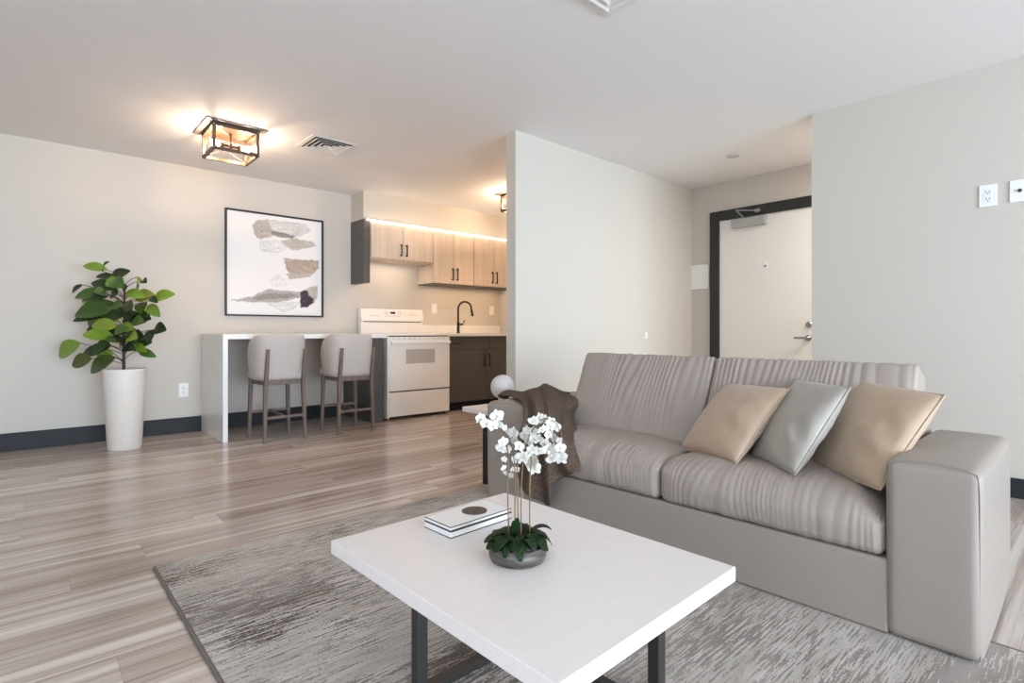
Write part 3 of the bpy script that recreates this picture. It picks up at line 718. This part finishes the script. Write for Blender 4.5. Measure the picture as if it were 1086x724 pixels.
for j in range(NG+1):
    row = []
    for i in range(NG+1):
        u, v = i/NG, j/NG
        col = [238, 235, 233]
        ju = u+.010*nz(u*22, v*22, 1)+.006*nz(u*60, v*60, 2); jv = v+.010*nz(u*22, v*22, 5)+.006*nz(u*60, v*60, 6)
        for k, (poly, c, a) in enumerate(SH):
            d = sdist(poly, ju, jv); cov = max(0, min(1, .5-d/.012))*a
            if cov > 0:
                g = nz(u*9+k, v*34, 3)*.5+nz(u*45, v*60, k)*.6; mul = 1+.22*g
                if k == 12: mul = 1+1.1*max(0, nz(u*30, v*30, 9))
                if k not in (12,) and abs(d) < .006: mul -= .13
                col = [cc*(1-cov)+min(245, ci*mul)*cov for cc, ci in zip(col, c)]
        vt = bm.verts.new(((u*2-1)*(aw-t), -.012, (v*2-1)*(ah-t))); vt[ink] = (*lin(col), 1); row.append(vt)
    gv.append(row)
for j in range(NG):
    for i in range(NG): bm.faces.new((gv[j][i], gv[j][i+1], gv[j+1][i+1], gv[j+1][i]))
obj('print', bm, M['art'], ar)

# ------------------------------------------------------------------ breakfast bar
bb = thing('breakfast_bar', 'white waterfall breakfast bar along the wall below the framed picture', 'counter', (1.99, 5.32, 0))
obj('countertop', B(-.78, .735, -.37, .377, .858, .900, .002), M['quartz'], bb)
obj('side_panel', B(-.78, -.742, -.37, .362, 0, .858, .002), M['quartz'], bb)
ep = obj('cabinet_end_panel', B(-.055, .055, -.35, .35, 0, .857, .002), M['darkcab']); ep.location = (2.655, 5.35, 0)
ep['label'] = 'charcoal cabinet end panel standing left of the white range'; ep['category'] = 'panel'

# ------------------------------------------------------------------ counter stools
stool = thing('bar_stool', 'left counter stool, grey upholstered back with brown wooden legs, at the white bar', 'stool', (1.615, 4.862, 0), math.radians(3.5), 'counter stools at the breakfast bar')
def shell_bm():
    bm = bmesh.new(); na, nzs = 40, 14; grid = {}
    A = math.radians(118)
    for side in (0, 1):
        for i in range(na+1):
            a = -A+2*A*i/na
            for j in range(nzs+1):
                t = j/nzs
                rx, ry = .212-(.030 if side else 0), .205-(.034 if side else 0)
                ca = math.cos(a); sa = math.sin(a)
                sx = math.copysign(abs(sa)**.62, sa); sy = math.copysign(abs(ca)**.62, ca)
                # the top edge dips toward the front ends
                e = abs(a)/A; top = .895-.16*max(0, (e-.55)/.45)**2.2; bot = .515+.03*max(0, (e-.8)/.2)
                z = bot+(top-bot)*t
                fl = 1-.10*(1-t)**2+.0*t
                px, py = rx*sx*fl, -ry*sy*fl+.02
                # lean of the back
                py -= .015*t*max(0, ca)
                bul = .5-abs(t-.5)
                rnd = max(0, t-.88)/.12*.010; rnb = max(0, .08-t)/.08*.006
                if not side: px -= math.copysign(rnd+rnb, px) if abs(px) > .02 else 0; py += (rnd+rnb)*max(0, ca)
                grid[(side, i, j)] = bm.verts.new((px, py, z))
    for i in range(na):
        for j in range(nzs):
            bm.faces.new([grid[(0, i, j)], grid[(0, i+1, j)], grid[(0, i+1, j+1)], grid[(0, i, j+1)]])
            bm.faces.new([grid[(1, i, j)], grid[(1, i, j+1)], grid[(1, i+1, j+1)], grid[(1, i+1, j)]])
        bm.faces.new([grid[(0, i, nzs)], grid[(0, i+1, nzs)], grid[(1, i+1, nzs)], grid[(1, i, nzs)]])
        bm.faces.new([grid[(0, i, 0)], grid[(1, i, 0)], grid[(1, i+1, 0)], grid[(0, i+1, 0)]])
    for i in (0, na):
        for j in range(nzs): bm.faces.new([grid[(0, i, j)], grid[(0, i, j+1)], grid[(1, i, j+1)], grid[(1, i, j)]])
    bmesh.ops.recalc_face_normals(bm, faces=bm.faces)
    return bm
obj('backrest', shell_bm(), M['stool_fab'], stool, True)
obj('seat', rbox(bmesh.new(), (.36, .385, .085), .038, (4, 4, 2), None, (0, .04, .548)), M['stool_fab'], stool, True)
bm = bmesh.new()
for x in (-.150, .150): box(bm, x-.012, x+.012, -.150, .165, .475, .513, .002)
for y in (-.150, .160): box(bm, -.138, .138, y-.012, y+.012, .475, .513, .002)
obj('seat_frame', bm, M['stool_wood'], stool)
for s in (-1, 1):
    bm = bmesh.new(); bar(bm, (s*.172, -.172, 0), (s*.158, -.160, .47), .022, .024, (0, 1, 0), .030, .034)
    bar(bm, (s*.158, -.160, .47), (s*.156, -.212, .775), .030, .034, (0, 1, 0), .022, .016); obj('leg', bm, M['stool_wood'], stool)
    bm = bmesh.new(); bar(bm, (s*.172, .172, 0), (s*.158, .162, .53), .022, .024, (0, 1, 0), .032, .032); obj('leg', bm, M['stool_wood'], stool)
bm = bmesh.new(); bar(bm, (-.166, .168, .225), (.166, .168, .225), .016, .022); bar(bm, (-.166, -.166, .205), (.166, -.166, .205), .016, .022); bar(bm, (0, -.158, .205), (0, .160, .225), .016, .018)
obj('footrest', bm, M['stool_wood'], stool)
s2 = copy_tree(stool); s2.location = (2.235, 4.812, 0); s2.rotation_euler.z = math.radians(2)
s2['label'] = 'right counter stool, grey upholstered back, beside the charcoal panel near the range'

# ------------------------------------------------------------------ range
rg = thing('electric_range', 'white free-standing electric range with raised control panel', 'stove', (3.16, 5.36, 0))
X0, X1, Y0, Y1 = -.385, .385, -.33, .315
obj('body', B(X0, X1, Y0+.02, Y1, .04, .872, .004), M['enamel'], rg)
obj('cooktop', B(X0, X1, Y0-.005, Y1, .878, .902, .006), M['enamel'], rg)
obj('gap_strip', B(X0+.02, X1-.01, Y0+.004, Y0+.03, .868, .880), M['slot'], rg)['label'] = 'dark gap under the cooktop edge'
dd = obj('oven_door', B(X0+.012, X1-.004, Y0-.02, Y0+.02, .300, .866, .006), M['enamel'], rg)
obj('oven_window', rbox(bmesh.new(), (.36, .006, .148), .002, (1, 1, 1), None, (.0, Y0-.021, .658)), M['ovenglass'], dd)['label'] = 'pale grey oven window'
bm = bmesh.new(); rbox(bm, (.74, .022, .034), .009, (4, 1, 1), None, (.0, Y0-.05, .805))
for x in (-.34, .34): box(bm, x-.014, x+.014, Y0-.045, Y0-.018, .795, .815)
obj('door_handle', bm, M['enamel'], dd, True)
bm = bmesh.new()
for k in range(11): box(bm, -.325+.062*k-.02, -.325+.062*k+.016, Y0-.0225, Y0-.018, .844, .850)
obj('vent_slots', bm, M['print'], dd)
obj('side_trim', B(X0-.012, X0+.010, Y0-.016, Y0+.06, .02, .872, .003), M['enamel'], rg)
obj('seam_gap', B(X0+.02, X1-.01, Y0+.0, Y0+.025, .285, .302), M['slot'], rg)
obj('storage_drawer', B(X0+.012, X1-.004, Y0-.016, Y0+.02, .035, .287, .006), M['enamel'], rg)
for x in (X0+.03, X1-.03):
    for y in (Y0+.05, Y1-.04): obj('foot', lathe(bmesh.new(), [(.018, 0), (.018, .04)], 14, (x, y, 0)), M['slot'], rg)
bg = bmesh.new()
vs = [(Y1-.075, .90), (Y1-.075, 1.035), (Y1-.095, 1.045), (Y1-.068, 1.172), (Y1-.05, 1.182), (Y1, 1.182), (Y1, .90)]
a = [bg.verts.new((X0-.015, y, z)) for y, z in vs]; b = [bg.verts.new((X1+.015, y, z)) for y, z in vs]
for k in range(len(vs)): bg.faces.new((a[k], b[k], b[(k+1) % len(vs)], a[(k+1) % len(vs)]))
bg.faces.new(a[::-1]); bg.faces.new(b); bmesh.ops.recalc_face_normals(bg, faces=bg.faces)
cp = obj('control_panel', bg, M['enamel'], rg)
obj('panel_groove', B(X0+.015, X1-.01, Y1-.082, Y1-.07, 1.030, 1.037), M['slot'], cp)
def onpanel(x0, x1, z0, z1):
    bm = bmesh.new(); yy = lambda z: Y1-.095+(z-1.045)/.127*.027-.0012
    q = [(x0, z0), (x1, z0), (x1, z1), (x0, z1)]
    lo = [bm.verts.new((x, yy(z), z)) for x, z in q]; hi = [bm.verts.new((x, yy(z)+.004, z)) for x, z in q]
    bm.faces.new(lo); bm.faces.new(hi[::-1])
    for k in range(4): bm.faces.new((lo[k], hi[k], hi[(k+1) % 4], lo[(k+1) % 4]))
    return bm
obj('display', onpanel(-.035, .028, 1.128, 1.150), M['display'], cp)['label'] = 'dark clock display'
bm = bmesh.new()
def padd(x, z, w=.012, h=.010):
    t2 = onpanel(x, x+w, z, z+h); me = bpy.data.meshes.new('tmp'); t2.to_mesh(me); t2.free(); bm.from_mesh(me); bpy.data.meshes.remove(me)
for k in range(4): padd(-.30+.032*k, 1.098, .018, .007)
for k in range(8): padd(-.105+.026*k, 1.096)
for k in range(2): padd(-.105+.024*k, 1.124); padd(.062+.024*k, 1.124); padd(-.105+.024*k, 1.142); padd(.062+.024*k, 1.142)
padd(.145, 1.118); 
for k in range(4): padd(.205+.028*k, 1.110, .016, .007); padd(.205+.028*k, 1.126, .010, .007)
obj('buttons', bm, M['print'], cp)

# ------------------------------------------------------------------ base cabinets, worktop, tap
def pull(parent, c, ln, vertical, y):
    bm = bmesh.new(); x, z = c
    if vertical:
        box(bm, x-.006, x+.006, y-.034, y-.022, z-ln/2, z+ln/2, .002)
        for s in (-1, 1): box(bm, x-.006, x+.006, y-.022, y, z+s*(ln/2-.012)-.006, z+s*(ln/2-.012)+.006)
    else:
        box(bm, x-ln/2, x+ln/2, y-.034, y-.022, z-.006, z+.006, .002)
        for s in (-1, 1): box(bm, x+s*(ln/2-.012)-.006, x+s*(ln/2-.012)+.006, y-.022, y, z-.006, z+.006)
    obj('pull_handle', bm, M['black'], parent)['label'] = 'black bar pull'
bc = thing('base_cabinet', 'charcoal kitchen base cabinet to the right of the white range', 'cabinet', (4.205, 5.40, 0))
obj('body', B(-.635, .65, -.275, .295, .10, .868), M['darkcab'], bc)
obj('toe_kick', B(-.635, .65, -.215, -.19, 0, .10), M['dark'], bc)
d1 = obj('drawer', B(-.632, -.02, -.295, -.275, .712, .866, .002), M['darkcab'], bc); pull(d1, (-.53, .785), .15, False, -.295)
d2 = obj('drawer', B(-.014, .645, -.295, -.275, .712, .866, .002), M['darkcab'], bc); 
d3 = obj('door', B(-.632, -.063, -.295, -.275, .105, .708, .002), M['darkcab'], bc); pull(d3, (-.105, .580), .155, True, -.295)
d4 = obj('door', B(-.059, .645, -.295, -.275, .105, .708, .002), M['darkcab'], bc); pull(d4, (-.022, .580), .155, True, -.295)
wt = thing('worktop', 'white kitchen worktop with low upstand under the wall cabinets', 'countertop', (4.205, 5.38, .868))
obj('slab', B(-.645, .652, -.305, .318, .0, .034, .002), M['quartz'], wt)
obj('upstand', B(-.645, .652, .298, .318, .034, .135, .002), M['quartz'], wt)
tp = thing('kitchen_faucet', 'black gooseneck kitchen faucet standing at the back of the worktop', 'faucet', (4.016, 5.50, .902))
bm = bmesh.new(); lathe(bm, [(.026, 0), (.026, .006), (.018, .010), (.017, .14), (.013, .145)], 24)
arc = [(0, 0, .14), (0, 0, .30)]+[(.082-.082*math.cos(a), -.06*(1-math.cos(a))/2, .30+.095*math.sin(a)) for a in [PI*k/12 for k in range(1, 11)]]+[(.166, -.055, .30), (.176, -.058, .245)]
tube(bm, smooth_path(arc, 3), .0115, 12)
obj('spout', bm, M['black'], tp, True)
bm = bmesh.new(); tube(bm, [(.167, -.055, .292), (.181, -.06, .215)], [.014, .015], 14); obj('spray_head', bm, M['black'], tp, True)
bm = bmesh.new(); tube(bm, [(.014, -.004, .11), (.065, -.012, .11)], .011, 12); tube(bm, [(.058, -.012, .11), (.092, -.018, .165)], [.006, .005], 10); obj('lever', bm, M['black'], tp, True)

# ------------------------------------------------------------------ wall cabinets and light strip
def wall_cab(label, x0, x1, z0, seam, hz, hl, end=False):
    c = thing('wall_cabinet', label, 'cabinet', ((x0+x1)/2, 5.54, z0), 0, 'pale oak wall cabinets'); cx = (x0+x1)/2
    obj('body', B(x0-cx, x1-cx, -.155, .158, 0, 2.125-z0), M['oak'], c)
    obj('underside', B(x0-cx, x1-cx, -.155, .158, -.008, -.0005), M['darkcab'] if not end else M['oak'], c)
    for a, b, hx in ((x0+.002, seam-.0015, seam-.035), (seam+.0015, x1-.002, seam+.035)):
        d = obj('door', B(a-cx, b-cx, -.177, -.156, .004, 2.105-z0, .0015), M['oak'], c); pull(d, (hx-cx, hz-z0), hl, True, -.177)
    if end: obj('end_panel', B(2.685-cx, 2.757-cx, -.160, .158, 1.447-z0, 2.133-z0, .002), M['darkcab'], c)['label'] = 'charcoal end panel of the cabinet'
    return c
wall_cab('short pale oak wall cabinet above the range, with charcoal end panel', 2.76, 3.548, 1.725, 3.155, 1.83, .135, True)
wall_cab('taller pale oak wall cabinet above the worktop, beside the short one', 3.552, 4.152, 1.495, 3.858, 1.612, .15)
wall_cab('pale oak wall cabinet nearest the partition, above the worktop', 4.156, 4.856, 1.495, 4.482, 1.612, .15)
ls = thing('light_strip', 'glowing warm LED strip running along the top of the wall cabinets', 'light', (3.77, 5.352, 2.112))
obj('channel', B(-1.06, 1.08, .011, .047, .0145, .0185), M['alu'], ls)
obj('lens', B(-1.06, 1.08, -.002, .010, .006, .014), M['led'], ls)

# ------------------------------------------------------------------ ceiling lights
def ceiling_light(label, loc, bulb='bulb'):
    c = thing('ceiling_light', label, 'ceiling light', loc, 0, 'caged flush ceiling lights')
    obj('ceiling_plate', B(-.21, .21, -.21, .21, -.008, -.001, .001), M['plateshaded'], c)
    obj('canopy', B(-.135, .135, -.135, .135, -.016, -.0085, .002), M['bronze'], c)
    w = .148; zt, zb = -.012, -.20; r = .0105; bm = bmesh.new()
    for x in (-w, w):
        for y in (-w, w): box(bm, x-r, x+r, y-r, y+r, zb, zt)
    for z in (zb, zt-2*r):
        for s in (-w, w): box(bm, -w, w, s-r, s+r, z, z+2*r); box(bm, s-r, s+r, -w, w, z, z+2*r)
    cg = obj('cage', bm, M['bronze'], c)
    bm = bmesh.new()
    for s in (-w, w):
        bar(bm, (s, -w, zb+.02), (s, w, zt-.02), .004, .004); bar(bm, (s, w, zb+.02), (s, -w, zt-.02), .004, .004)
        bar(bm, (-w, s, zb+.02), (w, s, zt-.02), .004, .004); bar(bm, (w, s, zb+.02), (-w, s, zt-.02), .004, .004)
    obj('cross_wires', bm, M['bronze'], cg)
    sv = bmesh.new()
    for x in (-w, w):
        for y in (-w, w):
            for z in (zb+.011, zt-.011):
                for d in (-1,): lathe(sv, [(.0055, -.004), (.0055, .004)], 10, (x, y-.0125, z)) if False else box(sv, x-.005, x+.005, y-.014, y-.010, z-.005, z+.005)
    obj('rivets', sv, M['steel'], cg)
    bm = bmesh.new(); lathe(bm, [(.012, -.13), (.012, -.022)], 14); tube(bm, [(-.05, 0, -.115), (.05, 0, -.115)], .009, 10); obj('stem', bm, M['bronze'], c, True)
    for s in (-1, 1):
        sk = bmesh.new(); tube(sk, [(s*.05, 0, -.115), (s*.078, 0, -.115)], .015, 14); so = obj('socket', sk, M['bronze'], c, True)
        bm = bmesh.new(); pts = [(s*(.078+.058*k/10), 0, -.115) for k in range(11)]
        rr = [.012+.017*math.sin(PI*min(1, k/10*.98))**.8 for k in range(10)]+[.003]
        tube(bm, pts, rr, 14); obj('bulb', bm, M[bulb], so, True)['label'] = 'glowing warm bulb'
    return c
ceiling_light('bronze cage flush ceiling light with glowing bulbs, above the breakfast bar side', (1.150, 4.487, H))
ceiling_light('caged ceiling light in the kitchen, half hidden behind the partition', (4.055, 4.39, H), 'bulb_bright')

# ------------------------------------------------------------------ ceiling vents, disc
def vent(label, cx, cy, w):
    v = thing('ceiling_vent', label, 'vent', (cx, cy, H), 0, 'square ceiling vents'); h = w/2
    bm = bmesh.new(); t = .035
    box(bm, -h, h, -h, -h+t, -.006, -.001, .002); box(bm, -h, h, h-t, h, -.006, -.001, .002); box(bm, -h, -h+t, -h+t, h-t, -.006, -.001); box(bm, h-t, h, -h+t, h-t, -.006, -.001)
    obj('frame', bm, M['white'], v)
    obj('backing', B(-h+t, h-t, -h+t, h-t, -.003, -.001), M['dark'], v)
    for k in range(4):                    # nested sloping louvres
        a = h-t-.006-k*.038; b = a-.028; bm = bmesh.new()
        o_ = [(-a, -a), (a, -a), (a, a), (-a, a)]; i_ = [(-b, -b), (b, -b), (b, b), (-b, b)]
        z0, z1 = -.016, -.005
        vo = [bm.verts.new((x, y, z0)) for x, y in o_]; vi = [bm.verts.new((x, y, z1)) for x, y in i_]
        vo2 = [bm.verts.new((x, y, z0+.002)) for x, y in o_]; vi2 = [bm.verts.new((x, y, z1+.002)) for x, y in i_]
        for q in range(4):
            r_ = (q+1) % 4
            bm.faces.new((vo[q], vo[r_], vi[r_], vi[q])); bm.faces.new((vo2[q], vi2[q], vi2[r_], vo2[r_])); bm.faces.new((vo[q], vo2[q], vo2[r_], vo[r_])); bm.faces.new((vi[q], vi[r_], vi2[r_], vi2[q]))
        if k == 3: bm.faces.new(vi[::-1])
        obj('louvre', bm, M['white'], v)
vent('square white ceiling vent beside the caged ceiling light', 1.821, 4.305, .375)
vent('square white ceiling vent at the top edge, above the living area', 1.90, 1.46, .36)
dsc = obj('ceiling_disc', lathe(bmesh.new(), [(.052, -.001), (.052, -.008), (.046, -.013)], 32), M['discgrey']); dsc.location = (4.54, 2.215, H)
bmx = bmesh.new(); bmx.from_mesh(dsc.data); bmesh.ops.recalc_face_normals(bmx, faces=bmx.faces); bmx.to_mesh(dsc.data); bmx.free()
dsc['label'] = 'small flat round disc on the ceiling in front of the entry door'; dsc['category'] = 'disc'

# ------------------------------------------------------------------ wall plates
def plate(name, label, cat, loc, rz, w, h, kind, group=None):
    """faces local -y"""
    p = thing(name, label, cat, loc, rz, group)
    obj('cover_plate', B(-w/2, w/2, -.008, -.0005, -h/2, h/2, .002), M['plastic'], p)
    if kind == 'duplex':
        obj('insert', B(-w*.24, w*.24, -.0095, -.008, -h*.34, h*.34, .0005), M['plastic'], p)
        bm = bmesh.new()
        for s in (-1, 1):
            z = s*h*.16; box(bm, -.009, -.006, -.0103, -.0095, z-.004, z+.008); box(bm, .006, .009, -.0103, -.0095, z-.004, z+.007); box(bm, -.003, .003, -.0103, -.0095, z-.013, z-.008)
        obj('slots', bm, M['slot'], p)
    elif kind == 'jack':
        bm = bmesh.new(); lathe(bm, [(.009, 0), (.009, .012), (.006, .012)], 16); bmesh.ops.rotate(bm, verts=bm.verts, matrix=Matrix.Rotation(PI/2, 3, 'X')); bmesh.ops.translate(bm, verts=bm.verts, vec=(0, -.006, .0)); obj('jack', bm, M['slot'], p)
    elif kind == 'rocker':
        obj('rocker', B(-w*.22, w*.22, -.011, -.008, -h*.3, h*.3, .001), M['plastic'], p)
    return p
plate('power_outlet', 'white outlet plate low on the wall between the planter and the bar', 'outlet', (1.065, YB, .388), 0, .078, .125, 'duplex')
plate('power_outlet', 'white outlet plate high on the right wall, the complete left one', 'outlet', (XR, .496, 1.697), -PI/2, .078, .125, 'duplex')
plate('cable_jack_plate', 'white cable plate cut by the right edge of the frame', 'outlet', (XR, .362, 1.700), -PI/2, .085, .122, 'jack')
plate('power_outlet', 'white backsplash plate between the range and the faucet', 'outlet', (3.79, YB, 1.21), 0, .075, .12, 'rocker')
plate('power_outlet', 'white backsplash plate right of the faucet', 'outlet', (4.72, YB, 1.21), 0, .075, .12, 'rocker')
plate('wall_plate', 'tiny white plate alone on the pale partition wall', 'outlet', (4.436, YP, .885), 0, .035, .06, 'rocker')
pnl = obj('wall_panel', B(-.125, .100, -.012, -.001, -.128, .128, .002), M['white']); pnl.location = (XD, 2.93, 1.495); pnl.rotation_euler.z = -PI/2
pnl['label'] = 'blank white rectangular panel on the wall left of the entry door frame'; pnl['category'] = 'panel'
